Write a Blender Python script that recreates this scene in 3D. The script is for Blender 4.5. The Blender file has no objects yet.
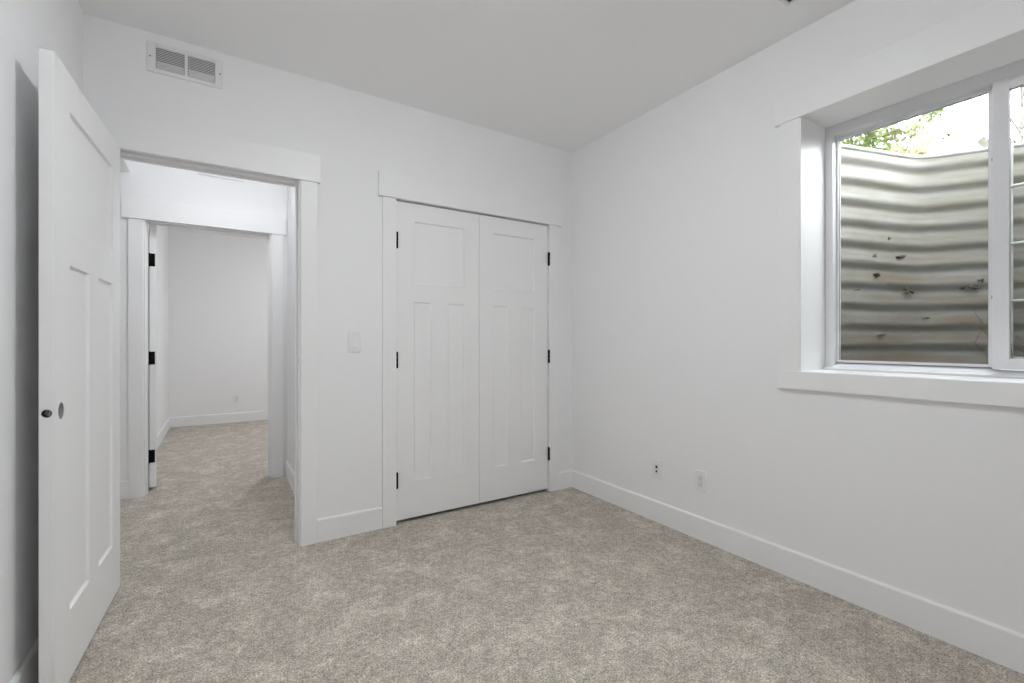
import bpy, bmesh, math, random
from mathutils import Vector, Matrix

S = bpy.context.scene
COL = S.collection
PI = math.pi
R = random.Random(7)

# ------------------------------------------------------------------ camera, world, exposure
FX = 459.0 / math.hypot(723, 459)          # forward direction in the room's X / Y
FY = math.sqrt(1 - FX * FX)
cam_d = bpy.data.cameras.new('camera')
cam = bpy.data.objects.new('camera', cam_d)
COL.objects.link(cam)
cam.location = (0, 0, 1.14)
cam.rotation_euler = (PI / 2, 0, -math.atan2(FX, FY))
cam_d.sensor_width = 36.0
cam_d.lens = 459.0 / 1024.0 * 36.0
cam_d.clip_start = 0.02
S.camera = cam

S.view_settings.view_transform = 'Standard'
S.view_settings.look = 'None'
S.view_settings.exposure = 0.13
S.view_settings.gamma = 1.0
S.view_settings.use_curve_mapping = False
S.cycles.max_bounces = 16
S.cycles.diffuse_bounces = 10
S.cycles.transparent_max_bounces = 16

SKY = 17.0
world = bpy.data.worlds.new('overcast_sky')
S.world = world
world.use_nodes = True
wn = world.node_tree
bg = wn.nodes['Background']
tc = wn.nodes.new('ShaderNodeTexCoord')
sep = wn.nodes.new('ShaderNodeSeparateXYZ')
ramp = wn.nodes.new('ShaderNodeValToRGB')
el = ramp.color_ramp.elements                # hazy bright day: the low sky outshines the zenith
el[0].position = 0.40
el[0].color = (0.95, 0.975, 1.0, 1)
el[1].position = 0.95
el[1].color = (0.42, 0.435, 0.45, 1)
e2 = el.new(0.54)
e2.color = (0.58, 0.60, 0.62, 1)
wn.links.new(tc.outputs['Generated'], sep.inputs[0])
wn.links.new(sep.outputs['Z'], ramp.inputs[0])
wn.links.new(ramp.outputs[0], bg.inputs['Color'])
bg.inputs['Strength'].default_value = SKY

# radiance of the globes
ROOM_LAMP = 86.0
HALL_LAMP = 55.0
FAR_LAMP = 94.0
LAMP_TINT = (0.935, 0.967, 1.0)


# ------------------------------------------------------------------ materials
def mat(name, color, rough=0.6, spec=0.3, metal=0.0):
    m = bpy.data.materials.new(name)
    m.use_nodes = True
    b = m.node_tree.nodes['Principled BSDF']
    b.inputs['Base Color'].default_value = (*color, 1)
    b.inputs['Roughness'].default_value = rough
    b.inputs['Specular IOR Level'].default_value = spec
    b.inputs['Metallic'].default_value = metal
    return m


def bump(m, scale, strength, dist=0.002, detail=2.0):
    nt = m.node_tree
    b = nt.nodes['Principled BSDF']
    t = nt.nodes.new('ShaderNodeTexCoord')
    n = nt.nodes.new('ShaderNodeTexNoise')
    n.inputs['Scale'].default_value = scale
    n.inputs['Detail'].default_value = detail
    bp = nt.nodes.new('ShaderNodeBump')
    bp.inputs['Strength'].default_value = strength
    bp.inputs['Distance'].default_value = dist
    nt.links.new(t.outputs['Object'], n.inputs['Vector'])
    nt.links.new(n.outputs['Fac'], bp.inputs['Height'])
    nt.links.new(bp.outputs['Normal'], b.inputs['Normal'])
    return m


M_WALL = bump(mat('wall_paint', (0.855, 0.855, 0.86), 0.75, 0.2), 90, 0.06)
M_CEIL = bump(mat('ceiling_paint', (0.90, 0.90, 0.905), 0.85, 0.15), 70, 0.08)
M_TRIM = bump(mat('trim_enamel', (0.86, 0.86, 0.86), 0.42, 0.4), 25, 0.02)
M_DOOR = bump(mat('door_enamel', (0.86, 0.86, 0.86), 0.45, 0.35), 40, 0.02)
M_PLAST = bump(mat('white_plastic', (0.82, 0.82, 0.82), 0.35, 0.5), 60, 0.02)
M_PLAST2 = bump(mat('plate_insert_plastic', (0.74, 0.74, 0.74), 0.35, 0.5), 60, 0.02)
M_VINYL = bump(mat('window_vinyl', (0.71, 0.71, 0.725), 0.4, 0.45), 30, 0.02)
M_BLACK = bump(mat('black_hinge_metal', (0.004, 0.004, 0.004), 0.7, 0.12), 80, 0.03)
M_LATCH_SHADE = bump(mat('latch_hole_shade', (0.06, 0.06, 0.06), 0.9, 0.1), 40, 0.05)
M_DUCT_SHADE = bump(mat('duct_shade_grey', (0.10, 0.10, 0.10), 0.8, 0.2), 40, 0.05)
M_SLOT = bump(mat('grey_slot', (0.30, 0.30, 0.30), 0.8, 0.2), 40, 0.05)
M_VENT = bump(mat('vent_enamel', (0.78, 0.78, 0.78), 0.45, 0.4), 60, 0.02)
M_BORE = bump(mat('raw_core_and_shade', (0.34, 0.33, 0.32), 0.9, 0.1), 90, 0.2)
M_RUBBER = bump(mat('black_gasket', (0.03, 0.03, 0.03), 0.6, 0.3), 80, 0.05)
M_GASKET = bump(mat('grey_glazing_gasket', (0.42, 0.42, 0.42), 0.6, 0.3), 80, 0.05)
M_SCREW = bump(mat('screw_steel', (0.22, 0.22, 0.22), 0.4, 0.5, 0.6), 80, 0.05)


def carpet_mat():
    m = mat('carpet_pile', (0.4, 0.36, 0.3), 0.95, 0.05)
    nt = m.node_tree
    b = nt.nodes['Principled BSDF']
    t = nt.nodes.new('ShaderNodeTexCoord')
    fine = nt.nodes.new('ShaderNodeTexNoise')
    fine.inputs['Scale'].default_value = 150
    fine.inputs['Detail'].default_value = 3
    fine.inputs['Roughness'].default_value = 0.75
    r1 = nt.nodes.new('ShaderNodeValToRGB')
    e = r1.color_ramp.elements
    e[0].position = 0.34
    e[0].color = (0.26, 0.23, 0.195, 1)
    e[1].position = 0.68
    e[1].color = (0.88, 0.82, 0.74, 1)
    mid = e.new(0.5)
    mid.color = (0.57, 0.515, 0.453, 1)
    # pile pushed the other way by feet and the vacuum: soft paler patches
    big = nt.nodes.new('ShaderNodeTexNoise')
    big.inputs['Scale'].default_value = 6.5
    big.inputs['Detail'].default_value = 4
    big.inputs['Roughness'].default_value = 0.6
    big.inputs['Distortion'].default_value = 0.25
    r2 = nt.nodes.new('ShaderNodeValToRGB')
    q = r2.color_ramp.elements
    q[0].position = 0.46
    q[0].color = (0.87, 0.865, 0.855, 1)
    q[1].position = 0.68
    q[1].color = (1.12, 1.12, 1.12, 1)
    tuft = nt.nodes.new('ShaderNodeTexNoise')
    tuft.inputs['Scale'].default_value = 38
    tuft.inputs['Detail'].default_value = 3
    tuft.inputs['Roughness'].default_value = 0.7
    r3 = nt.nodes.new('ShaderNodeValToRGB')
    w = r3.color_ramp.elements
    w[0].position = 0.36
    w[0].color = (0.80, 0.80, 0.79, 1)
    w[1].position = 0.66
    w[1].color = (1.16, 1.16, 1.16, 1)
    mix0 = nt.nodes.new('ShaderNodeMix')
    mix0.data_type = 'RGBA'
    mix0.blend_type = 'MULTIPLY'
    mix0.inputs[0].default_value = 1.0
    nt.links.new(t.outputs['Object'], tuft.inputs['Vector'])
    nt.links.new(tuft.outputs['Fac'], r3.inputs[0])
    nt.links.new(r1.outputs[0], mix0.inputs[6])
    nt.links.new(r3.outputs[0], mix0.inputs[7])
    mix = nt.nodes.new('ShaderNodeMix')
    mix.data_type = 'RGBA'
    mix.blend_type = 'MULTIPLY'
    mix.inputs[0].default_value = 1.0
    for n in (fine, big):
        nt.links.new(t.outputs['Object'], n.inputs['Vector'])
    nt.links.new(fine.outputs['Fac'], r1.inputs[0])
    nt.links.new(big.outputs['Fac'], r2.inputs[0])
    nt.links.new(mix0.outputs[2], mix.inputs[6])
    nt.links.new(r2.outputs[0], mix.inputs[7])
    nt.links.new(mix.outputs[2], b.inputs['Base Color'])
    bp = nt.nodes.new('ShaderNodeBump')
    bp.inputs['Strength'].default_value = 0.8
    bp.inputs['Distance'].default_value = 0.006
    nt.links.new(fine.outputs['Fac'], bp.inputs['Height'])
    nt.links.new(bp.outputs['Normal'], b.inputs['Normal'])
    return m


M_CARPET = carpet_mat()


def glass_mat():
    m = bpy.data.materials.new('window_glass')
    m.use_nodes = True
    nt = m.node_tree
    nt.nodes.remove(nt.nodes['Principled BSDF'])
    out = nt.nodes['Material Output']
    tr = nt.nodes.new('ShaderNodeBsdfTransparent')
    tr.inputs['Color'].default_value = (0.96, 0.975, 0.97, 1)
    gl = nt.nodes.new('ShaderNodeBsdfGlossy')
    gl.inputs['Roughness'].default_value = 0.02
    # Schlick reflectance from the angle of view, the same on both faces of the pane
    ge = nt.nodes.new('ShaderNodeNewGeometry')
    dt = nt.nodes.new('ShaderNodeVectorMath')
    dt.operation = 'DOT_PRODUCT'
    ab = nt.nodes.new('ShaderNodeMath')
    ab.operation = 'ABSOLUTE'
    om = nt.nodes.new('ShaderNodeMath')
    om.operation = 'SUBTRACT'
    om.inputs[0].default_value = 1.0
    pw = nt.nodes.new('ShaderNodeMath')
    pw.operation = 'POWER'
    pw.inputs[1].default_value = 5.0
    fr = nt.nodes.new('ShaderNodeMath')
    fr.operation = 'MULTIPLY_ADD'
    fr.inputs[1].default_value = 0.965
    fr.inputs[2].default_value = 0.035
    nt.links.new(ge.outputs['Incoming'], dt.inputs[0])
    nt.links.new(ge.outputs['Normal'], dt.inputs[1])
    nt.links.new(dt.outputs['Value'], ab.inputs[0])
    nt.links.new(ab.outputs[0], om.inputs[1])
    nt.links.new(om.outputs[0], pw.inputs[0])
    nt.links.new(pw.outputs[0], fr.inputs[0])
    mx = nt.nodes.new('ShaderNodeMixShader')
    nt.links.new(fr.outputs[0], mx.inputs[0])
    nt.links.new(tr.outputs[0], mx.inputs[1])
    nt.links.new(gl.outputs[0], mx.inputs[2])
    nt.links.new(mx.outputs[0], out.inputs['Surface'])
    return m


M_GLASS = glass_mat()


def steel_mat():
    """Weathered galvanised steel: pale zinc with mud, rust and algae collected on the ribs."""
    m = mat('weathered_galvanised_steel', (0.5, 0.5, 0.48), 0.6, 0.4, 0.0)
    nt = m.node_tree
    b = nt.nodes['Principled BSDF']
    t = nt.nodes.new('ShaderNodeTexCoord')
    mp = nt.nodes.new('ShaderNodeMapping')
    mp.inputs['Scale'].default_value = (2.2, 2.2, 16)
    n1 = nt.nodes.new('ShaderNodeTexNoise')
    n1.inputs['Scale'].default_value = 1.6
    n1.inputs['Detail'].default_value = 6
    n1.inputs['Roughness'].default_value = 0.65
    r1 = nt.nodes.new('ShaderNodeValToRGB')
    e = r1.color_ramp.elements
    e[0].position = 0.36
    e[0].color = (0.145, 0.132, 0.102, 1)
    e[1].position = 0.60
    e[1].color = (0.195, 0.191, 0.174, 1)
    n2 = nt.nodes.new('ShaderNodeTexNoise')
    n2.inputs['Scale'].default_value = 5
    n2.inputs['Detail'].default_value = 8
    n2.inputs['Roughness'].default_value = 0.7
    r2 = nt.nodes.new('ShaderNodeValToRGB')
    q = r2.color_ramp.elements
    q[0].position = 0.63
    q[0].color = (0, 0, 0, 1)
    q[1].position = 0.72
    q[1].color = (0.75, 0.75, 0.75, 1)
    mp2 = nt.nodes.new('ShaderNodeMapping')
    mp2.inputs['Scale'].default_value = (0.8, 0.8, 3.2)
    mx = nt.nodes.new('ShaderNodeMix')
    mx.data_type = 'RGBA'
    mx.inputs[7].default_value = (0.12, 0.07, 0.045, 1)
    nt.links.new(t.outputs['Object'], mp.inputs['Vector'])
    nt.links.new(t.outputs['Object'], mp2.inputs['Vector'])
    nt.links.new(mp.outputs[0], n1.inputs['Vector'])
    nt.links.new(mp2.outputs[0], n2.inputs['Vector'])
    nt.links.new(n1.outputs['Fac'], r1.inputs[0])
    nt.links.new(n2.outputs['Fac'], r2.inputs[0])
    nt.links.new(r2.outputs[0], mx.inputs[0])
    nt.links.new(r1.outputs[0], mx.inputs[6])
    sp = nt.nodes.new('ShaderNodeSeparateXYZ')
    nt.links.new(t.outputs['Object'], sp.inputs[0])
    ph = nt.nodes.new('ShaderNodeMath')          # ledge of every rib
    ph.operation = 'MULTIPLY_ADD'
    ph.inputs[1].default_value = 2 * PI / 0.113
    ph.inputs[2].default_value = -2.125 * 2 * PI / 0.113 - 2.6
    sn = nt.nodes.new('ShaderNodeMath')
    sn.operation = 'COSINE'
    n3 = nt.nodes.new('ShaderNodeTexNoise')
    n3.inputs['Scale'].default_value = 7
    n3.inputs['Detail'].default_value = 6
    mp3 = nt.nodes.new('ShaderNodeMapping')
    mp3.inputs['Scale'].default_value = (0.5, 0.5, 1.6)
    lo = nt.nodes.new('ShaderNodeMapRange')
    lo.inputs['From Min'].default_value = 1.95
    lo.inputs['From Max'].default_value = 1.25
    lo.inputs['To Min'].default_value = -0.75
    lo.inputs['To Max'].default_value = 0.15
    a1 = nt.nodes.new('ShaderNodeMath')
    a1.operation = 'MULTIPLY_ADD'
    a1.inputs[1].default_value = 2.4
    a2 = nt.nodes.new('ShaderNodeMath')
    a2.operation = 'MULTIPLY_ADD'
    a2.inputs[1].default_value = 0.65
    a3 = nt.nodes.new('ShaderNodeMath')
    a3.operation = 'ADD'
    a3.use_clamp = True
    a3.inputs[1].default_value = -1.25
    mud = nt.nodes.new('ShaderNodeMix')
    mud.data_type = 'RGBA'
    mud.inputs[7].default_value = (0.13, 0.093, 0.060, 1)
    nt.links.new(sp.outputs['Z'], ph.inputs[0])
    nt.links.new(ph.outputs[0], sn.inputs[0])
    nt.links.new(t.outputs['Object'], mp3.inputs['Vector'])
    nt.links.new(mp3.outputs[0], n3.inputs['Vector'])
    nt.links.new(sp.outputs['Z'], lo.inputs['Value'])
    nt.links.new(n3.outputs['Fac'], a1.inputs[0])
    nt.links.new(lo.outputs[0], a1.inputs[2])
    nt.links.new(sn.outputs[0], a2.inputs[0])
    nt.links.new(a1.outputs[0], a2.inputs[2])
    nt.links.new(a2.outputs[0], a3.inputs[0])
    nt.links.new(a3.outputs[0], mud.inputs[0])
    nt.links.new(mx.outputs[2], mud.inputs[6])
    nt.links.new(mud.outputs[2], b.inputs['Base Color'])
    bp = nt.nodes.new('ShaderNodeBump')
    bp.inputs['Strength'].default_value = 0.25
    bp.inputs['Distance'].default_value = 0.004
    nt.links.new(n2.outputs['Fac'], bp.inputs['Height'])
    nt.links.new(bp.outputs['Normal'], b.inputs['Normal'])
    return m


M_STEEL = steel_mat()


def mottled(name, c0, c1, scale, rough=0.9, bstr=0.3, dist=0.01):
    m = mat(name, c0, rough, 0.15)
    nt = m.node_tree
    b = nt.nodes['Principled BSDF']
    t = nt.nodes.new('ShaderNodeTexCoord')
    n = nt.nodes.new('ShaderNodeTexNoise')
    n.inputs['Scale'].default_value = scale
    n.inputs['Detail'].default_value = 4
    r = nt.nodes.new('ShaderNodeValToRGB')
    r.color_ramp.elements[0].position = 0.35
    r.color_ramp.elements[0].color = (*c0, 1)
    r.color_ramp.elements[1].position = 0.65
    r.color_ramp.elements[1].color = (*c1, 1)
    nt.links.new(t.outputs['Object'], n.inputs['Vector'])
    nt.links.new(n.outputs['Fac'], r.inputs[0])
    nt.links.new(r.outputs[0], b.inputs['Base Color'])
    bp = nt.nodes.new('ShaderNodeBump')
    bp.inputs['Strength'].default_value = bstr
    bp.inputs['Distance'].default_value = dist
    nt.links.new(n.outputs['Fac'], bp.inputs['Height'])
    nt.links.new(bp.outputs['Normal'], b.inputs['Normal'])
    return m


M_GRAVEL = mottled('gravel', (0.12, 0.11, 0.09), (0.34, 0.32, 0.28), 45, 0.95, 1.0, 0.03)
M_GRASS = mottled('lawn_grass', (0.10, 0.13, 0.05), (0.24, 0.24, 0.11), 9)
M_STRAW = mottled('dry_straw_grass', (0.34, 0.28, 0.175), (0.46, 0.39, 0.26), 6)
M_LEAF = mottled('green_leaves', (0.07, 0.10, 0.03), (0.17, 0.20, 0.09), 14, 0.7)
M_LEAF2 = mottled('olive_leaves', (0.11, 0.12, 0.06), (0.22, 0.21, 0.13), 14, 0.7)
M_BARK = mottled('grey_bark', (0.10, 0.095, 0.09), (0.22, 0.21, 0.20), 20)
M_WEED = mottled('dry_weed_stems', (0.035, 0.03, 0.02), (0.10, 0.085, 0.06), 30)
M_SIDING = mottled('pale_siding', (0.28, 0.28, 0.29), (0.33, 0.33, 0.34), 3)
M_ROOF = mottled('grey_shingles', (0.25, 0.25, 0.26), (0.32, 0.32, 0.33), 12)
M_CONC = mottled('foundation_concrete', (0.30, 0.30, 0.29), (0.40, 0.40, 0.38), 8)
M_LADDER = mottled('galvanised_bar', (0.30, 0.30, 0.29), (0.40, 0.40, 0.39), 18, 0.5)


def lamp_mat(name, strength):
    m = mat(name, (0.9, 0.9, 0.9), 0.4, 0.3)
    b = m.node_tree.nodes['Principled BSDF']
    b.inputs['Emission Color'].default_value = (*LAMP_TINT, 1)
    b.inputs['Emission Strength'].default_value = strength
    return bump(m, 30, 0.02)


# ------------------------------------------------------------------ mesh helpers
def add_box(bm, x0, x1, y0, y1, z0, z1, bev=0.0):
    vs = [bm.verts.new((x, y, z)) for x in (x0, x1) for y in (y0, y1) for z in (z0, z1)]
    idx = [(0, 1, 3, 2), (4, 6, 7, 5), (0, 4, 5, 1), (2, 3, 7, 6), (0, 2, 6, 4), (1, 5, 7, 3)]
    fs = [bm.faces.new([vs[i] for i in f]) for f in idx]
    if bev:
        es = list({e for f in fs for e in f.edges})
        bmesh.ops.bevel(bm, geom=es, offset=bev, segments=2, profile=0.6, affect='EDGES')


def add_cyl(bm, p0, p1, r, n=16, r2=None, caps=True):
    p0, p1 = Vector(p0), Vector(p1)
    d = (p1 - p0).normalized()
    up = Vector((0, 0, 1)) if abs(d.z) < 0.9 else Vector((1, 0, 0))
    a = d.cross(up).normalized()
    b = d.cross(a)
    r2 = r if r2 is None else r2
    A = [bm.verts.new(p0 + r * (math.cos(2 * PI * i / n) * a + math.sin(2 * PI * i / n) * b)) for i in range(n)]
    B = [bm.verts.new(p1 + r2 * (math.cos(2 * PI * i / n) * a + math.sin(2 * PI * i / n) * b)) for i in range(n)]
    for i in range(n):
        j = (i + 1) % n
        bm.faces.new((A[i], B[i], B[j], A[j]))
    if caps:
        bm.faces.new(A)
        bm.faces.new(B[::-1])


def obj(name, bm, m, parent=None, smooth=False):
    bmesh.ops.recalc_face_normals(bm, faces=bm.faces)
    me = bpy.data.meshes.new(name)
    bm.to_mesh(me)
    bm.free()
    me.materials.append(m)
    if smooth:
        for p in me.polygons:
            p.use_smooth = True
    o = bpy.data.objects.new(name, me)
    COL.objects.link(o)
    if parent:
        o.parent = parent
    return o


def box(name, x0, x1, y0, y1, z0, z1, m, parent=None, bev=0.0):
    bm = bmesh.new()
    add_box(bm, x0, x1, y0, y1, z0, z1, bev)
    return obj(name, bm, m, parent)


def thing(name, label, cat, loc=(0, 0, 0), group=None, rotz=0.0):
    o = bpy.data.objects.new(name, None)
    o.empty_display_size = 0.1
    COL.objects.link(o)
    o.location = loc
    o.rotation_euler = (0, 0, rotz)
    tag(o, label, cat, group)
    return o


def tag(o, label, cat, group=None, kind=None):
    o['label'] = label
    o['category'] = cat
    if group:
        o['group'] = group
    if kind:
        o['kind'] = kind
    return o


def struct(o, label=None):
    o['kind'] = 'structure'
    if label:
        o['label'] = label
    return o


def cut(o, cutter_bm):
    """Boolean-difference a mesh object by a bmesh, keeping plain mesh data."""
    me = bpy.data.meshes.new('cutter')
    bmesh.ops.recalc_face_normals(cutter_bm, faces=cutter_bm.faces)
    cutter_bm.to_mesh(me)
    cutter_bm.free()
    c = bpy.data.objects.new('cutter', me)
    COL.objects.link(c)
    md = o.modifiers.new('cut', 'BOOLEAN')
    md.operation = 'DIFFERENCE'
    md.solver = 'EXACT'
    md.object = c
    bpy.context.view_layer.update()
    ev = o.evaluated_get(bpy.context.evaluated_depsgraph_get())
    new = bpy.data.meshes.new_from_object(ev)
    o.modifiers.clear()
    o.data = new
    bpy.data.objects.remove(c)


# ------------------------------------------------------------------ main dimensions (metres)
H = 2.62            # ceiling
FL = 0.006          # carpet surface
XL, XR = -0.524, 2.324
YB, YB2 = 2.784, 2.904          # bedroom back wall, both faces
YF = -0.95                      # wall behind the camera
XW = 2.64                       # outside face of the window wall
# door openings in the back wall
D1A, D1B, DH = -0.430, 0.366, 2.045
C1A, C1B, CH = 0.912, 2.094, 2.022
# hall and the room beyond it
YH, YH2 = 4.295, 4.415
HXR = 0.476
D2A, D2B = -0.466, 0.348
FXL, FYB = -0.575, 7.54
# window opening
WY0, WY1, WZ0, WZ1 = -0.11, 1.098, 1.0, 2.205

# ------------------------------------------------------------------ room shell
bm = bmesh.new()
add_box(bm, -2.0, 2.9, YF, 7.7, -0.12, FL)
# leave out the corner outside the bedroom's window wall
fl = obj('floor', bm, M_CARPET)
struct(fl)

struct(box('ceiling', -2.0, XW, YF - 0.12, 7.7, H, H + 0.14, M_CEIL))
struct(box('wall_left', XL - 0.12, XL, YF, YB, 0, H, M_WALL))
struct(box('wall_front', XL - 0.12, XW, YF - 0.12, YF, 0, H, M_WALL))

bm = bmesh.new()
add_box(bm, -2.0, D1A - 0.02, YB, YB2, 0, H)
add_box(bm, D1A - 0.02, D1B + 0.02, YB, YB2, DH + 0.02, H)
add_box(bm, D1B + 0.02, C1A - 0.02, YB, YB2, 0, H)
add_box(bm, C1A - 0.02, C1B + 0.02, YB, YB2, CH + 0.015, H)
add_box(bm, C1B + 0.02, XR, YB, YB2, 0, H)
struct(obj('wall_back', bm, M_WALL))

bm = bmesh.new()
add_box(bm, XR, XW, YF, WY0 - 0.012, 0, H)
add_box(bm, XR, XW, WY0 - 0.012, WY1 + 0.012, 0, WZ0 - 0.014)
add_box(bm, XR, XW, WY0 - 0.012, WY1 + 0.012, WZ1 + 0.012, H)
add_box(bm, XR, XW, WY1 + 0.012, YB + 0.9, 0, H)
struct(obj('wall_right', bm, M_WALL))
struct(box('wall_exterior', XR + 0.02, XW, YF - 0.12, YB + 0.9, H + 0.14, 5.2, M_SIDING))

# closet behind the double doors
struct(box('wall_closet_back', HXR + 0.12, XR, YB + 0.72, YB + 0.84, 0, H, M_WALL))

# hall
struct(box('wall_hall_right', HXR, HXR + 0.12, YB2, YH, 0, H, M_WALL))
struct(box('wall_hall_left', -2.0, -1.88, YB2, YH, 0, H, M_WALL))
bm = bmesh.new()
add_box(bm, -2.0, D2A - 0.02, YH, YH2, 0, H)
add_box(bm, D2A - 0.02, D2B + 0.02, YH, YH2, DH + 0.02, H)
add_box(bm, D2B + 0.02, 2.7, YH, YH2, 0, H)
struct(obj('wall_hall_far', bm, M_WALL))
struct(box('ceiling_soffit', -1.88, -0.553, YB2, YH, 2.37, H, M_CEIL))

# room beyond the hall
struct(box('wall_far_room_left', FXL - 0.12, FXL, YH2, FYB, 0, H, M_WALL))
struct(box('wall_far_room_back', FXL - 0.12, 2.7, FYB, FYB + 0.12, 0, H, M_WALL))
struct(box('wall_far_room_right', 2.58, 2.7, YH2, FYB, 0, H, M_WALL))


# ------------------------------------------------------------------ baseboards (flat board with an eased top edge)
def baseboard(name, pts_dir, a, b, face, sgn, h=0.137, t=0.014):
    """pts_dir 'x': runs along X from a to b at wall plane y = face, sticking out by sgn."""
    prof = [(0, FL - 0.004), (t, FL - 0.004), (t, h - 0.008), (t - 0.003, h - 0.003), (t - 0.008, h), (0, h)]
    bm = bmesh.new()
    ends = []
    for u in (a, b):
        ring = []
        for d, z in prof:
            p = (u, face + sgn * d, z) if pts_dir == 'x' else (face + sgn * d, u, z)
            ring.append(bm.verts.new(p))
        ends.append(ring)
    n = len(prof)
    for i in range(n):
        j = (i + 1) % n
        bm.faces.new((ends[0][i], ends[0][j], ends[1][j], ends[1][i]))
    bm.faces.new(ends[0])
    bm.faces.new(ends[1][::-1])
    return struct(obj(name, bm, M_TRIM))


CW = 0.086   # casing width
baseboard('baseboard_left', 'y', YF, YB, XL, 1)
baseboard('baseboard_back', 'x', D1B + 0.009 + CW, C1A - 0.0 - CW + 0.002, YB, -1)
baseboard('baseboard_back_corner', 'x', C1B - 0.006 + CW, XR - 0.014, YB, -1)
baseboard('baseboard_right', 'y', YF, YB, XR, -1)
baseboard('baseboard_front', 'x', XL + 0.014, XR - 0.014, YF, 1)
baseboard('baseboard_hall_right', 'y', YB2 + 0.02, YH - 0.02, HXR, -1)
baseboard('baseboard_hall_far', 'x', -1.86, D2A - 0.01 - CW, YH, -1)
baseboard('baseboard_far_room_left', 'y', YH2 + 0.02, FYB, FXL, 1)
baseboard('baseboard_far_room_back', 'x', FXL + 0.014, 2.57, FYB, -1)

# ------------------------------------------------------------------ casings and jambs
ntrim = [0]


def trim(x0, x1, y0, y1, z0, z1, bev=0.0025, m=None):
    ntrim[0] += 1
    return struct(box('trim_%d' % ntrim[0], x0, x1, y0, y1, z0, z1, m or M_TRIM, None, bev))


def doorway(xa, xb, top, y_near, y_far, rev, cas_l=CW, cas_r=CW, hd_l=0.03, hd_r=0.018, back=True, hz=(0.0, 0.145), stop=None, near_t=0.017, stop_t=0.011):
    # jambs and head
    trim(xa - 0.02, xa, y_near - 0.001, y_far + 0.001, FL - 0.003, top, 0.001)
    trim(xb, xb + 0.02, y_near - 0.001, y_far + 0.001, FL - 0.003, top, 0.001)
    trim(xa - 0.02, xb + 0.02, y_near - 0.001, y_far + 0.001, top, top + 0.02, 0.001)
    # casing legs and craftsman head on the near side
    trim(xa - rev - cas_l, xa - rev, y_near - near_t, y_near - 0.001, FL - 0.003, top + hz[0])
    trim(xb + rev, xb + rev + cas_r, y_near - near_t, y_near - 0.001, FL - 0.003, top + hz[0])
    trim(xa - rev - cas_l - hd_l, xb + rev + cas_r + hd_r, y_near - 0.026, y_near - 0.001, top + hz[0], top + hz[1], 0.002)
    if back:
        trim(xa - rev - cas_l, xa - rev, y_far + 0.001, y_far + 0.017, FL - 0.003, top + hz[0])
        trim(xb + rev, xb + rev + cas_r, y_far + 0.001, y_far + 0.017, FL - 0.003, top + hz[0])
        trim(xa - rev - cas_l - 0.02, xb + rev + cas_r + 0.018, y_far + 0.001, y_far + 0.024, top + hz[0], top + hz[1], 0.002)
    if stop:
        s0, s1 = stop
        trim(xa, xa + stop_t, s0, s1, FL - 0.003, top - 0.011, 0.001)
        trim(xb - 0.011, xb, s0, s1, FL - 0.003, top - 0.011, 0.001)
        trim(xa, xb, s0, s1, top - 0.011, top, 0.001)


doorway(D1A, D1B, DH, YB, YB2, 0.008, cas_l=0.084, hd_l=0.0, hd_r=0.016, hz=(-0.012, 0.140), stop=(YB + 0.038, YB + 0.075), back=False)
# hall-side casing: narrower legs so the head sits clear of the soffit and the hall wall
trim(D1A - 0.094, D1A - 0.008, YB2 + 0.001, YB2 + 0.017, FL - 0.003, DH - 0.012)
trim(D1B + 0.008, D1B + 0.094, YB2 + 0.001, YB2 + 0.017, FL - 0.003, DH - 0.012)
trim(D1A - 0.114, D1B + 0.104, YB2 + 0.001, YB2 + 0.024, DH - 0.011, DH + 0.13, 0.002)
doorway(C1A, C1B, CH, YB, YB2, -0.002, cas_l=0.084, cas_r=0.084, hd_l=0.026, hd_r=0.036, back=False, hz=(0.0, 0.145))
doorway(D2A, D2B, DH, YH, YH2, 0.012, hd_l=0.036, hd_r=0.022, hz=(-0.012, 0.136), stop=(YH + 0.05, YH + 0.083), stop_t=0.008)


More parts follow.
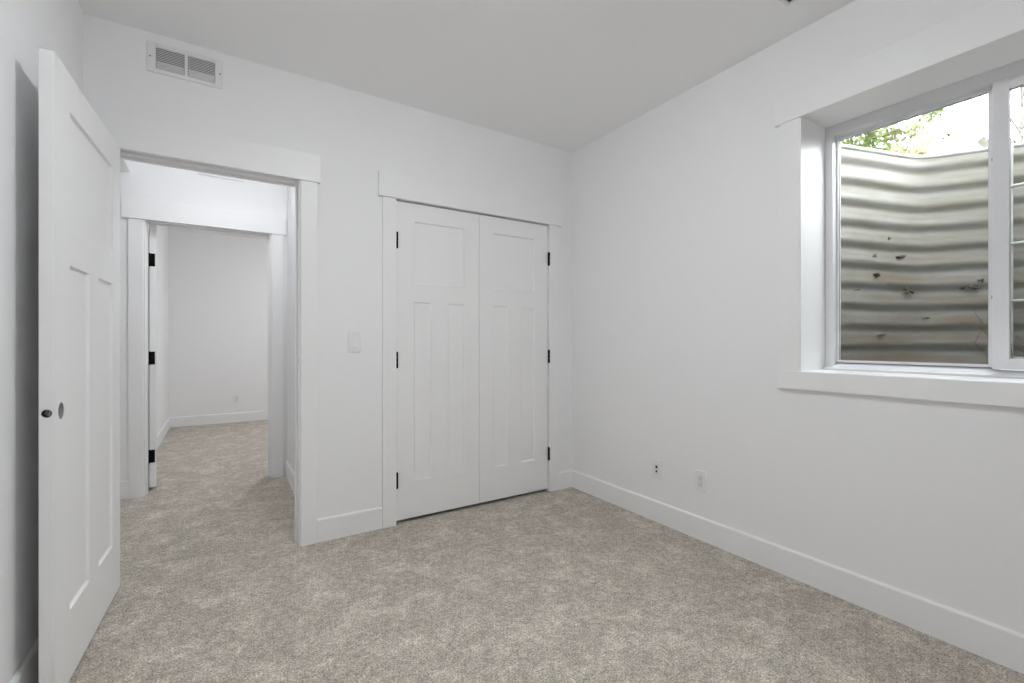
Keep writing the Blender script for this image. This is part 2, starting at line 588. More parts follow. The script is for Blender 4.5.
# ------------------------------------------------------------------ doors
def door_leaf(name, w, h, t, panels, m=M_DOOR, recess=0.009, slope=0.007):
    """Flat shaker leaf: x 0..w, z 0..h, y 0 (front) .. t; panels sunk on both faces."""
    xs = sorted({0, w, *[p[0] for p in panels], *[p[1] for p in panels]})
    zs = sorted({0, h, *[p[2] for p in panels], *[p[3] for p in panels]})
    bm = bmesh.new()
    V = {}

    def v(x, y, z):
        k = (round(x, 5), round(y, 5), round(z, 5))
        if k not in V:
            V[k] = bm.verts.new(k)
        return V[k]

    def inside(x, z):
        return any(a < x < b and c < z < d for a, b, c, d in panels)
    for y, yi in ((0, recess), (t, t - recess)):
        for i in range(len(xs) - 1):
            for j in range(len(zs) - 1):
                if not inside((xs[i] + xs[i + 1]) / 2, (zs[j] + zs[j + 1]) / 2):
                    bm.faces.new((v(xs[i], y, zs[j]), v(xs[i + 1], y, zs[j]), v(xs[i + 1], y, zs[j + 1]), v(xs[i], y, zs[j + 1])))
        for a, b, c, d in panels:
            gx = [x for x in xs if a <= x <= b]
            gz = [z for z in zs if c <= z <= d]
            outer = [(x, c) for x in gx] + [(b, z) for z in gz[1:]] + [(x, d) for x in gx[::-1][1:]] + [(a, z) for z in gz[::-1][1:-1]]

            def inn(x, z):
                return (min(max(x, a + slope), b - slope), yi, min(max(z, c + slope), d - slope))
            ring = [v(x, y, z) for x, z in outer]
            iring = [bm.verts.new(inn(x, z)) for x, z in outer]
            for k in range(len(ring)):
                q = (k + 1) % len(ring)
                bm.faces.new((ring[k], ring[q], iring[q], iring[k]))
            bm.faces.new(iring)
    for i in range(len(xs) - 1):
        for z in (0, h):
            bm.faces.new((v(xs[i], 0, z), v(xs[i + 1], 0, z), v(xs[i + 1], t, z), v(xs[i], t, z)))
    for j in range(len(zs) - 1):
        for x in (0, w):
            bm.faces.new((v(x, 0, zs[j]), v(x, 0, zs[j + 1]), v(x, t, zs[j + 1]), v(x, t, zs[j])))
    bmesh.ops.remove_doubles(bm, verts=bm.verts, dist=1e-5)
    return obj(name, bm, m)


def hinge(parent, x, y, z, leaf=None, hh=0.098, r=0.0058):
    """Knuckle barrel with tips and, where it shows, the leaf let into the door edge."""
    bm = bmesh.new()
    for k in range(3):
        a = z - hh / 2 + k * hh / 3
        add_cyl(bm, (x, y, a + 0.0005), (x, y, a + hh / 3 - 0.0005), r, 14)
    add_cyl(bm, (x, y, z - hh / 2 - 0.004), (x, y, z - hh / 2), r * 0.6, 12, r * 0.9)
    add_cyl(bm, (x, y, z + hh / 2), (x, y, z + hh / 2 + 0.004), r * 0.9, 12, r * 0.6)
    if leaf:
        add_box(bm, *leaf, z - hh / 2, z + hh / 2, 0.0005)
    return obj('hinge', bm, M_BLACK, parent)


# closet: two leaves that meet in the middle
CT = 0.035
LW = 0.5855
zb = 0.028
pz = [(0.230, 1.362), (1.478, 1.873)]


def closet_panels(o):
    return [(o, o + 0.118, *pz[0]), (o + 0.236, o + 0.354, *pz[0]), (o, o + 0.354, *pz[1])]


c_left = door_leaf('door_2', LW, 1.985, CT, closet_panels(0.120))
c_left.location = (C1A + 0.004, YB + 0.003, zb)
struct(c_left, 'left white three-panel closet door leaf, hinged at the left casing')
c_right = door_leaf('door_3', LW, 1.985, CT, closet_panels(0.111))
c_right.location = (C1B - 0.004 - LW, YB + 0.003, zb)
struct(c_right, 'right white three-panel closet door leaf, hinged beside the room corner')
for z in (1.767, 1.026, 0.280):
    hinge(c_left, 0.003, -0.012, z - zb, hh=0.095, r=0.0085)
for z in (1.762, 1.028, 0.294):
    hinge(c_right, LW + 0.003, -0.012, z - zb, hh=0.095, r=0.0088)

# bedroom door, swung open against the left wall
W1 = 0.814
b_door = door_leaf('door_1', W1, 2.008, CT, [(0.128, 0.342, 0.231, 1.374), (0.462, 0.676, 0.231, 1.374), (0.128, 0.676, 1.498, 1.884)])
cb = bmesh.new()
add_cyl(cb, (W1 - 0.058, -0.02, 0.903), (W1 - 0.058, CT + 0.02, 0.903), 0.027, 40)
cut(b_door, cb)
cb = bmesh.new()
add_cyl(cb, (W1 - 0.058, CT / 2, 0.903), (W1 + 0.02, CT / 2, 0.903), 0.0125, 32)
cut(b_door, cb)
# local x runs from the hinge to the free edge; local y = CT is the face seen from the room
dx, dy = -0.04695, -0.99890
b_door.location = (-0.390 + CT * dy, 2.745 - CT * dx, 0.018)
b_door.rotation_euler = (0, 0, math.atan2(dy, dx))
struct(b_door, 'white three-panel bedroom door standing open along the left wall, without a knob')
bm = bmesh.new()
n = 40
for r0, y0, y1 in ((0.0268, 0.0015, CT - 0.0015),):
    A = [bm.verts.new((W1 - 0.058 + r0 * math.cos(2 * PI * k / n), y0, 0.903 + r0 * math.sin(2 * PI * k / n))) for k in range(n)]
    B = [bm.verts.new((v.co.x, y1, v.co.z)) for v in A]
    for k in range(n):
        a = 2 * PI * (k + 0.5) / n
        if math.cos(a) > 0.9:
            continue                      # the latch bore runs in here
        bm.faces.new((A[k], A[(k + 1) % n], B[(k + 1) % n], B[k]))
bore = obj('knob_bore', bm, M_BORE, b_door)  # added lining: raw core tone, darkened to give the hole its shade
bore['label'] = 'lining of the empty knob hole, raw wood coloured darker for the shade inside'
bm = bmesh.new()
A = [bm.verts.new((W1 - 0.001, CT / 2 + 0.0123 * math.cos(2 * PI * k / 24), 0.903 + 0.0123 * math.sin(2 * PI * k / 24))) for k in range(24)]
B = [bm.verts.new((W1 - 0.030, v.co.y, v.co.z)) for v in A]
for k in range(24):
    bm.faces.new((A[k], A[(k + 1) % 24], B[(k + 1) % 24], B[k]))
lb = obj('latch_shade_lining', bm, M_LATCH_SHADE, b_door)  # added tube whose dark colour stands for the shade in the latch hole
lb['label'] = 'lining of the empty latch hole in the door edge, coloured dark for its shade'
for z in (0.28, 1.01, 1.76):
    hinge(b_door, -0.003, -0.004, z)

# door of the room beyond the hall, swung right back: only its hinge edge shows
W2 = 0.79
CT2 = 0.043
f_door = door_leaf('door_4', W2, 2.005, CT2, [(0.12, 0.335, 0.228, 1.373), (0.455, 0.67, 0.228, 1.373), (0.12, 0.67, 1.497, 1.884)])
f_door.location = (-0.4145, YH2 + 0.012, 0.03)
f_door.rotation_euler = (0, 0, math.atan2(0.9925, -0.122))
struct(f_door, 'white door of the room beyond the hall, swung open so only its hinge edge shows')
for z in (1.762, 1.014, 0.266):
    hinge(f_door, -0.004, CT2 + 0.003, z - 0.03, leaf=(-0.0022, 0.0005, 0.009, CT2 + 0.001), hh=0.098)

# ------------------------------------------------------------------ window
CX = XR - 0.017
trim(CX, XR - 0.001, 1.104, 1.193, WZ0 - 0.004, WZ1 - 0.004)                 # side casings
trim(CX, XR - 0.001, WY0 - 0.094, WY0 - 0.006, WZ0 - 0.004, WZ1 - 0.004)
trim(CX - 0.009, XR - 0.001, WY0 - 0.12, 1.219, WZ1 - 0.007, WZ1 + 0.138, 0.0045)    # head casing
trim(CX - 0.006, XR - 0.001, WY0 - 0.105, 1.204, WZ0 - 0.086, WZ0 - 0.002, 0.002)   # apron
trim(CX, 2.56, WY0, WY1, WZ0 - 0.013, WZ0, 0.0015)                           # stool board of the reveal
trim(CX + 0.004, 2.56, WY0 - 0.011, WY0, WZ0 - 0.013, WZ1 + 0.011, 0.001)    # reveal liners
trim(CX + 0.004, 2.56, WY1, WY1 + 0.011, WZ0 - 0.013, WZ1 + 0.011, 0.001)
trim(CX + 0.004, 2.56, WY0, WY1, WZ1, WZ1 + 0.011, 0.001)


def ring(bm, x0, x1, y0, y1, z0, z1, wl, wr, wb, wt, bev=0.0015):
    """Rectangular frame in the Y/Z plane; wl at y1 (left as seen), wr at y0."""
    add_box(bm, x0, x1, y1 - wl, y1, z0, z1, bev)
    add_box(bm, x0, x1, y0, y0 + wr, z0, z1, bev)
    add_box(bm, x0, x1, y0 + wr, y1 - wl, z0, z0 + wb, bev)
    add_box(bm, x0, x1, y0 + wr, y1 - wl, z1 - wt, z1, bev)


def slope_rail(bm, x0, x1, y0, y1, z0, za, zb_):
    pr = [(x0, z0), (x0, za), (x1, zb_), (x1 + 0.022, zb_), (x1 + 0.022, z0)]
    e = [[bm.verts.new((x, y, z)) for x, z in pr] for y in (y0, y1)]
    for i in range(5):
        j = (i + 1) % 5
        bm.faces.new((e[0][i], e[0][j], e[1][j], e[1][i]))
    bm.faces.new(e[0])
    bm.faces.new(e[1][::-1])


bm = bmesh.new()
slope_rail(bm, 2.548, 2.602, WY0 + 0.036, WY1 - 0.036, WZ0 + 0.001, WZ0 + 0.019, WZ0 + 0.036)
ring(bm, 2.548, 2.625, WY0 + 0.001, WY1 - 0.001, WZ0 + 0.001, WZ1 - 0.001, 0.034, 0.034, 0.012, 0.050)
win = struct(obj('window_1', bm, M_VINYL), 'white vinyl sliding window with a fixed left pane and a sliding right sash')
bm = bmesh.new()
prof = [(2.526, WZ0 + 0.0005), (2.526, WZ0 + 0.009), (2.5475, WZ0 + 0.018), (2.5475, WZ0 + 0.0005)]
ends = [[bm.verts.new((x, y, z)) for x, z in prof] for y in (WY0 + 0.001, WY1 - 0.001)]
for i in range(4):
    j = (i + 1) % 4
    bm.faces.new((ends[0][i], ends[0][j], ends[1][j], ends[1][i]))
bm.faces.new(ends[0])
bm.faces.new(ends[1][::-1])
obj('sill_track', bm, M_VINYL, win)
FY0, FY1, FZ0, FZ1 = 0.503, WY1 - 0.035, WZ0 + 0.037, WZ1 - 0.051
bm = bmesh.new()
ring(bm, 2.584, 2.615, FY0, FY1, FZ0, FZ1, 0.008, 0.024, 0.010, 0.016)
bead = obj('fixed_sash', bm, M_VINYL, win)
bm = bmesh.new()
ring(bm, 2.594, 2.604, FY0 + 0.024, FY1 - 0.008, FZ0 + 0.010, FZ1 - 0.016, 0.0025, 0.0025, 0.0025, 0.002, 0)
obj('gasket', bm, M_GASKET, bead)
box('glass_pane', 2.600, 2.603, FY0 + 0.0245, FY1 - 0.0085, FZ0 + 0.0105, FZ1 - 0.0165, M_GLASS, bead)
bm = bmesh.new()
ring(bm, 2.552, 2.580, WY0 + 0.036, 0.510, FZ0 - 0.005, FZ1 + 0.003, 0.046, 0.046, 0.042, 0.048)
sash = obj('sliding_sash', bm, M_VINYL, win)
bm = bmesh.new()
ring(bm, 2.560, 2.570, WY0 + 0.082, 0.464, FZ0 + 0.043, FZ1 - 0.045, 0.002, 0.002, 0.002, 0.002, 0)
obj('gasket', bm, M_GASKET, sash)
box('glass_pane', 2.564, 2.567, WY0 + 0.0825, 0.4635, FZ0 + 0.0435, FZ1 - 0.0455, M_GLASS, sash)
for z in (1.862, 1.316):
    bm = bmesh.new()
    add_box(bm, 2.5805, 2.5845, 0.5115, 0.5175, z - 0.007, z + 0.007, 0.0008)
    obj('bumper', bm, M_RUBBER, bead)

# ------------------------------------------------------------------ air vents
def vent_grille(label, loc, rotz, w=0.30, h=0.145, d=0.007, b0=0.033, b1=0.020):
    """Two-bay louvred grille; local x along the wall, local -y into the room, z up."""
    t = thing('air_vent', label, 'vent', loc, None, rotz)
    bm = bmesh.new()
    mid = 0.010
    bays = [(-w / 2 + b0, -mid / 1.6), (mid / 1.6, w / 2 - b0)]
    add_box(bm, -w / 2, -w / 2 + b0, -d, 0, -h / 2, h / 2, 0.0025)
    add_box(bm, w / 2 - b0, w / 2, -d, 0, -h / 2, h / 2, 0.0025)
    add_box(bm, -w / 2 + b0, w / 2 - b0, -d, 0, h / 2 - b1, h / 2, 0.0025)
    add_box(bm, -w / 2 + b0, w / 2 - b0, -d, 0, -h / 2, -h / 2 + b1, 0.0025)
    add_box(bm, -mid / 1.6, mid / 1.6, -d, 0, -h / 2 + b1, h / 2 - b1, 0.001)
    obj('frame', bm, M_VENT, t)
    for a, b in bays:
        bm = bmesh.new()
        n = 13
        zz0, zz1 = -h / 2 + b1, h / 2 - b1
        for k in range(n):
            zc = zz0 + (k + 0.5) * (zz1 - zz0) / n
            # slat tilted so its room edge hangs low
            v = [bm.verts.new(p) for p in ((a, -d + 0.0015, zc - 0.0030), (b, -d + 0.0015, zc - 0.0030), (b, -0.0008, zc + 0.0038), (a, -0.0008, zc + 0.0038),
                                           (a, -d + 0.0015, zc - 0.0025), (b, -d + 0.0015, zc - 0.0025), (b, -0.0008, zc + 0.0043), (a, -0.0008, zc + 0.0043))]
            for f in ((0, 1, 2, 3), (7, 6, 5, 4), (0, 4, 5, 1), (2, 6, 7, 3), (0, 3, 7, 4), (1, 5, 6, 2)):
                bm.faces.new([v[i] for i in f])
        lo = obj('louvre', bm, M_VENT, t)
        lo['label'] = 'bank of narrow angled louvre slats'
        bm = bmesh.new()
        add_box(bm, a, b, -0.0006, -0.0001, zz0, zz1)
        obj('duct_shade', bm, M_DUCT_SHADE, t)  # dark sheet standing in for the shaded duct behind the slats
        bm = bmesh.new()
        add_box(bm, a + 0.004, b - 0.002, -0.0014, -0.0008, zz0 + 0.004, zz0 + (zz1 - zz0) * 0.36)
        obj('damper_flap', bm, M_VENT, t)
    for x in (-w / 2 + b0 * 0.36, w / 2 - b0 * 0.36):
        bm = bmesh.new()
        add_cyl(bm, (x, -d + 0.0005, 0), (x, -d - 0.0016, 0), 0.0042, 14, 0.003)
        obj('screw', bm, M_SCREW, t)
    return t


vent_grille('white two-bay louvred vent on the bedroom wall above the open doorway', (-0.1435, YB - 0.0005, 2.505), 0, 0.306)
vent_grille('white louvred vent on the hall wall above the far doorway, mostly hidden', (0.006, YH - 0.0005, 2.504), 0, 0.31, d=0.011)
cv = vent_grille('white ceiling vent cut off by the top edge of the photo', (2.035, 0.905, H - 0.0005), 0, 0.30, 0.14, b0=0.014, b1=0.013)
cv.name = 'ceiling_vent'
cv.rotation_euler = (PI / 2, 0, PI / 2)


# ------------------------------------------------------------------ switch and outlets (local -y into the room)
def plate_shape(bm, w, h, d):
    add_box(bm, -w / 2, w / 2, -d, 0, -h / 2, h / 2, 0.002)


t = thing('light_switch', 'white rocker light switch on the wall between doorway and closet', 'light switch', (0.666, YB - 0.0005, 1.139))
bm = bmesh.new()
plate_shape(bm, 0.074, 0.120, 0.008)
obj('wall_plate', bm, M_PLAST, t)
bm = bmesh.new()
# rocker tipped so the lower edge stands out
vs = [bm.verts.new(p) for p in ((-0.016, -0.008, -0.033), (0.016, -0.008, -0.033), (0.016, -0.008, 0.033), (-0.016, -0.008, 0.033),
                                (-0.016, -0.0140, -0.032), (0.016, -0.0140, -0.032), (0.016, -0.0090, 0.032), (-0.016, -0.0090, 0.032))]
for f in ((3, 2, 1, 0), (4, 5, 6, 7), (0, 1, 5, 4), (2, 3, 7, 6), (0, 4, 7, 3), (1, 2, 6, 5)):
    bm.faces.new([vs[i] for i in f])
obj('rocker', bm, M_PLAST, t)
for z in (-0.048, 0.048):
    bm = bmesh.new()
    add_cyl(bm, (0, -0.0075, z), (0, -0.0088, z), 0.003, 12, 0.0024)
    obj('screw', bm, M_PLAST2, t)


def outlet(label, loc, rotz, jacks=False):
    t = thing('wall_jack' if jacks else 'power_outlet', label, 'wall jack' if jacks else 'outlet', loc, None, rotz)
    bm = bmesh.new()
    plate_shape(bm, 0.074, 0.118, 0.0075)
    obj('wall_plate', bm, M_PLAST, t)
    bm = bmesh.new()
    add_box(bm, -0.0165, 0.0165, -0.0090, -0.0060, -0.0335, 0.0335, 0.001)
    ins = obj('insert', bm, M_PLAST2, t)
    if jacks:
        for z, r in ((0.013, 0.0075), (-0.014, 0.006)):
            bm = bmesh.new()
            add_box(bm, -r, r, -0.0104, -0.0085, z - r, z + r, 0.0012)
            j = obj('jack', bm, M_BLACK, t)
            j['label'] = 'small black socket'
    else:
        for z in (0.0185, -0.0185):
            bm = bmesh.new()
            add_box(bm, -0.0072, -0.0052, -0.0096, -0.0086, z - 0.003, z + 0.0055)
            add_box(bm, 0.0052, 0.0072, -0.0096, -0.0086, z - 0.002, z + 0.0055)
            add_cyl(bm, (0, -0.0086, z - 0.0085), (0, -0.0096, z - 0.0085), 0.0026, 12)
            obj('slots', bm, M_SLOT, t)
    for z in (-0.048, 0.048):
        bm = bmesh.new()
        add_cyl(bm, (0, -0.0070, z), (0, -0.0083, z), 0.003, 12, 0.0024)
        obj('screw', bm, M_PLAST2, t)
    return t


outlet('white wall plate with two small black sockets, low on the right wall nearer the corner', (XR - 0.0005, 1.950, 0.338), -PI / 2, True)
outlet('white power outlet low on the right wall, nearer the window', (XR - 0.0005, 1.637, 0.342), -PI / 2)
outlet('white power outlet low on the back wall of the room beyond the hall', (0.194, FYB - 0.0005, 0.333), 0)


# ------------------------------------------------------------------ ceiling lamps (lit flush domes, outside the frame)
def dome_lamp(label, x, y, strength, r=0.14, depth=0.055):
    t = thing('ceiling_lamp', label, 'lamp', (x, y, H))
    bm = bmesh.new()
    add_cyl(bm, (0, 0, -0.0005), (0, 0, -0.020), r + 0.018, 48, r + 0.012)
    obj('lamp_base', bm, M_VENT, t)
    bm = bmesh.new()
    prev = None
    for k in range(9):
        a = PI / 2 * k / 8
        rr_, z = r * math.cos(a), -0.0205 - depth * math.sin(a)
        if k == 8:
            tip = bm.verts.new((0, 0, z))
            for q in range(40):
                bm.faces.new((prev[q], prev[(q + 1) % 40], tip))
            break
        ringv = [bm.verts.new((rr_ * math.cos(2 * PI * q / 40), rr_ * math.sin(2 * PI * q / 40), z)) for q in range(40)]
        if prev:
            for q in range(40):
                bm.faces.new((prev[q], prev[(q + 1) % 40], ringv[(q + 1) % 40], ringv[q]))
        prev = ringv
    obj('diffuser', bm, lamp_mat('lit_lamp_diffuser', strength), t, True)
    return t


dome_lamp('round white flush dome lamp in the middle of the bedroom ceiling', 0.66, 1.12, ROOM_LAMP)
dome_lamp('round white flush dome lamp on the hall ceiling', 0.02, 3.40, HALL_LAMP, 0.11, 0.045)
dome_lamp('round white flush dome lamp in the room beyond the hall', 1.1, 5.9, FAR_LAMP)

# ------------------------------------------------------------------ outside: window well
RIM = 2.196
YM = 0.497
half = [(2.6425, 1.235), (2.6625, 1.232), (2.70, 1.190), (2.85, 1.142), (3.02, 1.093), (3.20, 1.042), (3.33, 1.004), (3.405, 0.968), (3.46, 0.900), (3.53, 0.795), (3.60, 0.680), (3.655, 0.580), (3.68, 0.530), (3.69, YM)]
pts = half + [(x, 2 * YM - y) for x, y in half[-2::-1]]


def smooth2(p, it=3):
    for _ in range(it):
        q = [p[0]]
        for a, b in zip(p, p[1:]):
            q += [(0.75 * a[0] + 0.25 * b[0], 0.75 * a[1] + 0.25 * b[1]), (0.25 * a[0] + 0.75 * b[0], 0.25 * a[1] + 0.75 * b[1])]
        p = q + [p[-1]]
    return p


pts = smooth2(pts, 2)
nrm = []
for i in range(len(pts)):
    a, b = pts[max(i - 1, 0)], pts[min(i + 1, len(pts) - 1)]
    d = Vector((b[0] - a[0], b[1] - a[1])).normalized()
    nrm.append(Vector((d.y, -d.x)))           # pointing into the well
if nrm[len(pts) // 2].x > 0:
    nrm = [-n for n in nrm]
PITCH, AMP = 0.113, 0.0095
WB = 0.861
rows = 150
bm = bmesh.new()
grid = []
for j in range(rows + 1):
    z = WB + (RIM - WB) * j / rows
    th = 2 * PI * (z - 2.125) / PITCH
    o = AMP * (math.sin(th) + 0.25 * math.sin(2 * th))
    grid.append([bm.verts.new((p[0] + n.x * o, p[1] + n.y * o, z)) for p, n in zip(pts, nrm)])
for j in range(rows):
    for i in range(len(pts) - 1):
        bm.faces.new((grid[j][i], grid[j][i + 1], grid[j + 1][i + 1], grid[j + 1][i]))
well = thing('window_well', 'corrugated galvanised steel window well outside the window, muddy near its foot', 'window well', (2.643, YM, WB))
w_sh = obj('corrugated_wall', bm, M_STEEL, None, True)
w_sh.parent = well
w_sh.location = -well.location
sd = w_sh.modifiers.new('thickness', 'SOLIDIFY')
sd.thickness = 0.003
bm = bmesh.new()
prev = None
for p, n in zip(pts, nrm):
    ringv = [bm.verts.new((p[0] + n.x * 0.012 * math.cos(a), p[1] + n.y * 0.012 * math.cos(a), RIM + 0.004 + 0.012 * math.sin(a))) for a in [2 * PI * k / 10 for k in range(10)]]
    if prev:
        for k in range(10):
            bm.faces.new((prev[k], prev[(k + 1) % 10], ringv[(k + 1) % 10], ringv[k]))
    prev = ringv
rim = obj('rolled_rim', bm, M_LADDER, well, True)
rim.location = -well.location


def lump(bm, c, rx, ry, rz, seed, n=2):
    rr = random.Random(seed)
    g = bmesh.ops.create_icosphere(bm, subdivisions=n, radius=1.0)
    for v in g['verts']:
        k = 1 + rr.uniform(-0.3, 0.3)
        v.co = Vector((c[0] + v.co.x * rx * k, c[1] + v.co.y * ry * k, c[2] + v.co.z * rz * k))


def fwd(px, py, zc):
    """A point seen at (px, py) in the photo, zc metres along the view: used once to survey positions."""
    xc = (px - 512) / 459.0 * zc
    return Vector((xc * FY + zc * FX, -xc * FX + zc * FY, 1.14 + (341.5 - py) / 459.0 * zc))


def on_wall(px, py):
    """Where the sight line through (px, py) meets the well wall, a little off its ribs."""
    d = fwd(px, py, 1.0)
    for (ax, ay), (bx, by) in zip(pts, pts[1:]):
        den = d.x * (by - ay) - d.y * (bx - ax)
        if abs(den) < 1e-9:
            continue
        t = (ax * (by - ay) - ay * (bx - ax)) / den
        u = (ax * d.y - ay * d.x) / den
        if t > 2.0 and 0 <= u <= 1:
            return Vector((d.x * t, d.y * t, 1.14 + (d.z - 1.14) * t)), Vector((bx - ax, by - ay, 0)).normalized()
    return fwd(px, py, 2.6), Vector((0, 1, 0))


# clods of earth and dead leaves caught on the ribs
for k, (px, py, w, h_) in enumerate(((876, 275, 0.050, 0.020), (908, 291, 0.055, 0.028), (969, 287, 0.085, 0.024), (900, 257, 0.060, 0.010), (873, 256, 0.022, 0.012),
                                     (979, 281, 0.040, 0.016), (888, 239, 0.020, 0.010), (855, 290, 0.030, 0.008), (880, 335, 0.045, 0.004), (925, 318, 0.035, 0.005))):
    c, along = on_wall(px, py)
    inw = Vector((along.y, -along.x, 0))
    if inw.dot(Vector((2.6, YM, 0)) - Vector((c.x, c.y, 0))) < 0:
        inw = -inw
    c = c + inw * 0.010
    bm = bmesh.new()
    for q in range(7):
        o_ = R.uniform(-0.5, 0.5) * w
        p = c + along * o_ + Vector((0, 0, R.uniform(-0.5, 0.5) * h_))
        lump(bm, p, w * 0.16, w * 0.20, h_ * R.uniform(0.22, 0.45), 10 * k + q, 1)
    o = obj('dirt_clod', bm, M_WEED, well)
    o.location = -well.location

# gravel floor of the well, and the earth around it
bm = bmesh.new()
gp = [(max(p[0] - n.x * 0.05, 2.641), p[1] - n.y * 0.05) for p, n in zip(pts, nrm)]
vs = [bm.verts.new((p[0], p[1], WB - 0.001)) for p in gp]
lo = [bm.verts.new((p[0], p[1], WB - 0.09)) for p in gp]
bm.faces.new(vs)
bm.faces.new(lo[::-1])
for i in range(len(pts)):
    j = (i + 1) % len(pts)
    bm.faces.new((lo[i], lo[j], vs[j], vs[i]))
tag(obj('gravel_bed', bm, M_GRAVEL), 'grey gravel bed at the bottom of the window well', 'gravel', kind='stuff')

GZ = 2.09
bm = bmesh.new()
inner = [(p[0] - n.x * 0.03, p[1] - n.y * 0.03) for p, n in zip(pts, nrm)]
inner[0] = (2.66, inner[0][1])
inner[-1] = (2.66, inner[-1][1])
outer = [(2.66, 16.0), (40.0, 30.0), (40.0, -34.0), (2.66, -16.0)]
loop = inner + outer[::-1]
vv = [bm.verts.new((x, y, GZ)) for x, y in loop]
es = [bm.edges.new((vv[i], vv[(i + 1) % len(vv)])) for i in range(len(vv))]
bmesh.ops.triangle_fill(bm, use_beauty=True, edges=es)
struct(obj('ground', bm, M_GRASS))

# ladder fixed to the well wall
lad = thing('egress_ladder', 'pale steel escape ladder on the well wall behind the right pane', 'ladder', (3.555, 0.477, WB - 0.001))
for y in (0.648, 0.298):
    bm = bmesh.new()
    add_box(bm, 3.555, 3.561, y - 0.016, y + 0.016, WB - 0.001, RIM + 0.02, 0.001)
    add_box(bm, 3.555, 3.735, y - 0.016, y + 0.016, RIM + 0.021, RIM + 0.027, 0.001)
    o = obj('rail', bm, M_LADDER, lad)
    o.location = -lad.location
for z in (1.965, 1.66, 1.355, 1.05):
    bm = bmesh.new()
    add_cyl(bm, (3.549, 0.302, z), (3.549, 0.652, z), 0.0085, 12)
    o = obj('rung', bm, M_LADDER, lad)
    o.location = -lad.location


# ------------------------------------------------------------------ outside: plants
def tube_path(bm, path, r0, r1, n=6):
    prev = None
    for i, p in enumerate(path):
        a = path[max(i - 1, 0)]
        b = path[min(i + 1, len(path) - 1)]
        d = (Vector(b) - Vector(a)).normalized()
        up = Vector((0, 0, 1)) if abs(d.z) < 0.9 else Vector((1, 0, 0))
        s = d.cross(up).normalized()
        t = d.cross(s)
        r = r0 + (r1 - r0) * i / max(len(path) - 1, 1)
        rg = [bm.verts.new(Vector(p) + r * (math.cos(2 * PI * k / n) * s + math.sin(2 * PI * k / n) * t)) for k in range(n)]
        if prev:
            for k in range(n):
                bm.faces.new((prev[k], prev[(k + 1) % n], rg[(k + 1) % n], rg[k]))
        else:
            bm.faces.new(rg)
        prev = rg
    bm.faces.new(prev[::-1])


def leaf_quad(bm, c, s, rr):
    d = Vector((rr.gauss(0, 1), rr.gauss(0, 1), rr.gauss(0, 1))).normalized()
    e = d.orthogonal().normalized()
    f = d.cross(e)
    a = rr.uniform(0, 2 * PI)
    u = (math.cos(a) * e + math.sin(a) * f) * s
    w = (-math.sin(a) * e + math.cos(a) * f) * s * 0.5
    vs = [bm.verts.new(c + q) for q in (-u, -0.2 * u + w + d * s * 0.1, u, -0.2 * u - w + d * s * 0.1)]
    bm.faces.new(vs)


def plant(name, label, cat, base, height, spread, nbranch, nleaf, leaf, seed, m_leaf, bare=False, trunk_r=0.03, crown0=0.3, group=None):
    rr = random.Random(seed)
    t = thing(name, label, cat, base, group)
    bt = bmesh.new()
    bl = bmesh.new()
    top = Vector((rr.uniform(-.1, .1) * spread, rr.uniform(-.1, .1) * spread, height * 0.93))
    axis = [Vector((0, 0, -0.02)), top * 0.35 + Vector((rr.uniform(-.05, .05), rr.uniform(-.05, .05), 0)), top * 0.7, top]
    tube_path(bt, axis, trunk_r, trunk_r * 0.25)
    for k in range(nbranch):
        f = crown0 + (1 - crown0) * (k + rr.random()) / nbranch
        p0 = axis[0].lerp(axis[3], f)
        a = rr.uniform(0, 2 * PI)
        ln = spread * (1.15 - 0.75 * f) * rr.uniform(0.6, 1.1)
        p1 = p0 + Vector((math.cos(a) * ln * .5, math.sin(a) * ln * .5, ln * rr.uniform(.25, .5)))
        p2 = p0 + Vector((math.cos(a) * ln, math.sin(a) * ln, ln * rr.uniform(.4, 1.0)))
        tube_path(bt, [p0, p1, p2], trunk_r * 0.35, trunk_r * 0.12, 5)
        if bare:
            for q in range(5):
                g = p1.lerp(p2, rr.random())
                tube_path(bt, [g, g + Vector((rr.uniform(-1, 1), rr.uniform(-1, 1), rr.uniform(.2, 1))) * ln * 0.35], trunk_r * 0.12, trunk_r * 0.05, 4)
        else:
            for q in range(nleaf):
                g = p0.lerp(p1, rr.random()) if rr.random() < .35 else p1.lerp(p2, rr.random() * 1.1)
                g = g + Vector((rr.gauss(0, 1), rr.gauss(0, 1), rr.gauss(0, 1))) * spread * 0.09
                leaf_quad(bl, g, leaf * rr.uniform(.6, 1.2), rr)
    obj('trunk', bt, M_BARK, t)
    if not bare:
        obj('foliage', bl, m_leaf, t)
    else:
        bl.free()
    return t


def at_ground(px, zc, z=GZ):
    p = fwd(px, 200, zc)
    return (p.x, p.y, z)


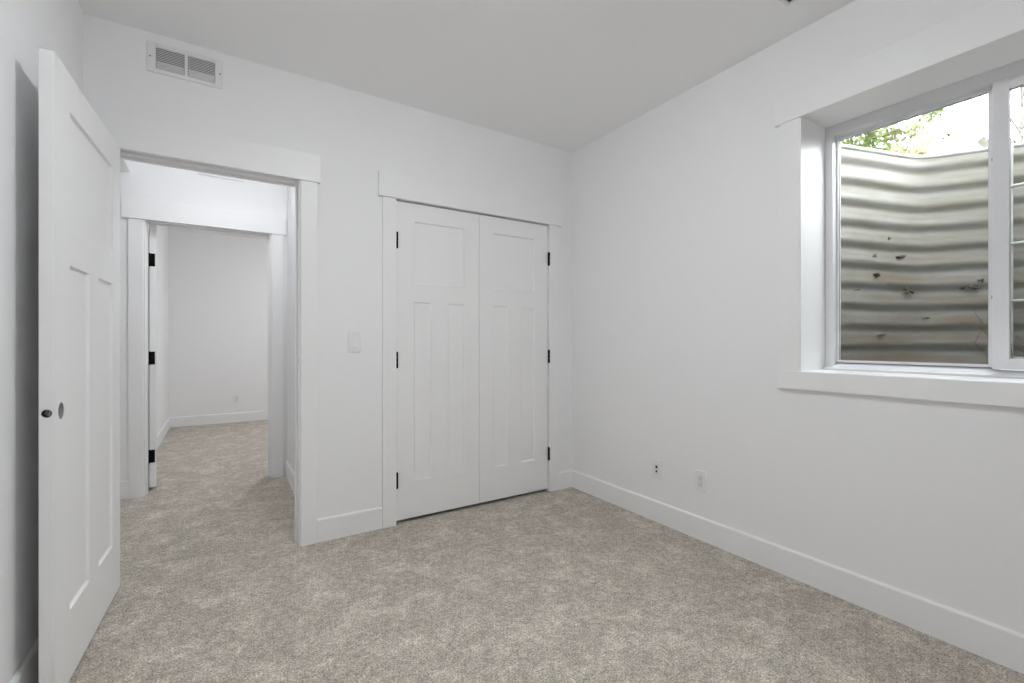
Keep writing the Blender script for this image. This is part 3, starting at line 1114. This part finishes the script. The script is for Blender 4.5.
trees = [
    (856, 6.2, 3.05, 0.50, 'slender green young tree, nearest the left window jamb', 11),
    (874, 6.8, 3.35, 0.60, 'slender green young tree just left of the straw-coloured grass clump', 12),
    (893, 7.4, 3.95, 0.62, 'thin green young tree behind the left edge of the straw-coloured grass clump', 13),
    (925, 8.6, 4.65, 0.62, 'taller green young tree rising behind the straw-coloured grass clump', 14),
]
for px, zc, hh, sp, lab, sd_ in trees:
    plant('young_tree', lab, 'tree', at_ground(px, zc), hh - GZ + 1.0, sp, 20, 34, 0.062, sd_, M_LEAF if sd_ != 13 else M_LEAF2, group='young trees beyond the window well')
plant('shrub', 'low green shrub in front of the straw-coloured grass clump', 'shrub', at_ground(938, 4.2), 0.86, 0.26, 16, 26, 0.030, 21, M_LEAF, trunk_r=0.015, crown0=0.15)
plant('shrub', 'low olive shrub at the left foot of the straw-coloured grass clump', 'shrub', at_ground(906, 4.6), 0.88, 0.24, 12, 22, 0.028, 22, M_LEAF2, trunk_r=0.015, crown0=0.15)
plant('bare_tree', 'small leafless grey tree right of the straw-coloured grass clump', 'tree', at_ground(963, 7.0), 2.5, 0.45, 14, 0, 0, 31, None, bare=True, trunk_r=0.035)
plant('bare_tree', 'leafless grey tree seen through the right pane', 'tree', at_ground(1019, 5.6), 2.6, 0.75, 20, 0, 0, 32, None, bare=True, trunk_r=0.045, crown0=0.25)

# clump of straw-coloured grass close behind the rim
t = thing('ornamental_grass', 'straw-coloured clump of dry ornamental grass behind the well rim', 'grass clump', at_ground(932, 4.9))
bm = bmesh.new()
rr = random.Random(5)
for k in range(900):
    a = rr.uniform(0, 2 * PI)
    r0 = rr.uniform(0, 0.10)
    ln = rr.uniform(0.95, 1.50)
    out = rr.uniform(0.02, 0.50)
    p0 = Vector((math.cos(a) * r0, math.sin(a) * r0, 0))
    p1 = p0 + Vector((math.cos(a) * out * .35, math.sin(a) * out * .35, ln * 0.6))
    p2 = p0 + Vector((math.cos(a) * out, math.sin(a) * out, ln * (1.0 - out * 0.5)))
    w = Vector((-math.sin(a), math.cos(a), 0)) * 0.006
    v0, v1, v2, v3 = bm.verts.new(p0 - w), bm.verts.new(p0 + w), bm.verts.new(p1 + w), bm.verts.new(p1 - w)
    v4 = bm.verts.new(p2)
    bm.faces.new((v0, v1, v2, v3))
    bm.faces.new((v3, v2, v4))
obj('blades', bm, M_STRAW, t)

# neighbour's house showing the tip of its gable over the rim
hp = at_ground(975, 16.0)
ho = thing('house', 'pale neighbouring house whose gable tip shows over the well rim', 'house', hp, None, -math.atan2(FX, FY))
zt = 1.14 + (341.5 - 137) / 459 * 16.0 - GZ
bm = bmesh.new()
hw, dp, ev_ = 3.2, 6.0, zt - 2.75
pr = [(-hw, 0), (hw, 0), (hw, ev_), (0, zt - 0.12), (-hw, ev_)]
A = [bm.verts.new((x, 0, z)) for x, z in pr]
B = [bm.verts.new((x, dp, z)) for x, z in pr]
bm.faces.new(A)
bm.faces.new(B[::-1])
for i in range(5):
    j = (i + 1) % 5
    bm.faces.new((A[i], A[j], B[j], B[i]))
obj('wall', bm, M_SIDING, ho)
for s in (-1, 1):
    bm = bmesh.new()
    q = [(0, zt - 0.10), (s * (hw + .35), ev_ - 0.30), (s * (hw + .35), ev_ - 0.18), (0, zt)]
    A = [bm.verts.new((x, -0.3, z)) for x, z in q]
    B = [bm.verts.new((x, dp + .3, z)) for x, z in q]
    bm.faces.new(A)
    bm.faces.new(B[::-1])
    for i in range(4):
        j = (i + 1) % 4
        bm.faces.new((A[i], A[j], B[j], B[i]))
    obj('roof', bm, M_ROOF, ho)

# dry weed growing up from the gravel
wd = thing('dry_weed', 'dry branching weed at the foot of the well wall beside the centre stile', 'weed', (3.18, 0.56, WB - 0.001))
bm = bmesh.new()
rr = random.Random(3)
for k in range(9):
    a = rr.uniform(0, 2 * PI)
    s = rr.uniform(0.08, 0.22)
    hh = rr.uniform(0.22, 0.42)
    p = [Vector((0, 0, 0.002)), Vector((math.cos(a) * s * .4, math.sin(a) * s * .4, hh * .55)), Vector((math.cos(a) * s, math.sin(a) * s, hh))]
    tube_path(bm, p, 0.003, 0.0012, 5)
    for q in range(3):
        g = p[1].lerp(p[2], rr.random())
        tube_path(bm, [g, g + Vector((rr.uniform(-1, 1), rr.uniform(-1, 1), rr.uniform(.1, 1))) * 0.08], 0.0015, 0.0008, 4)
obj('stems', bm, M_WEED, wd)
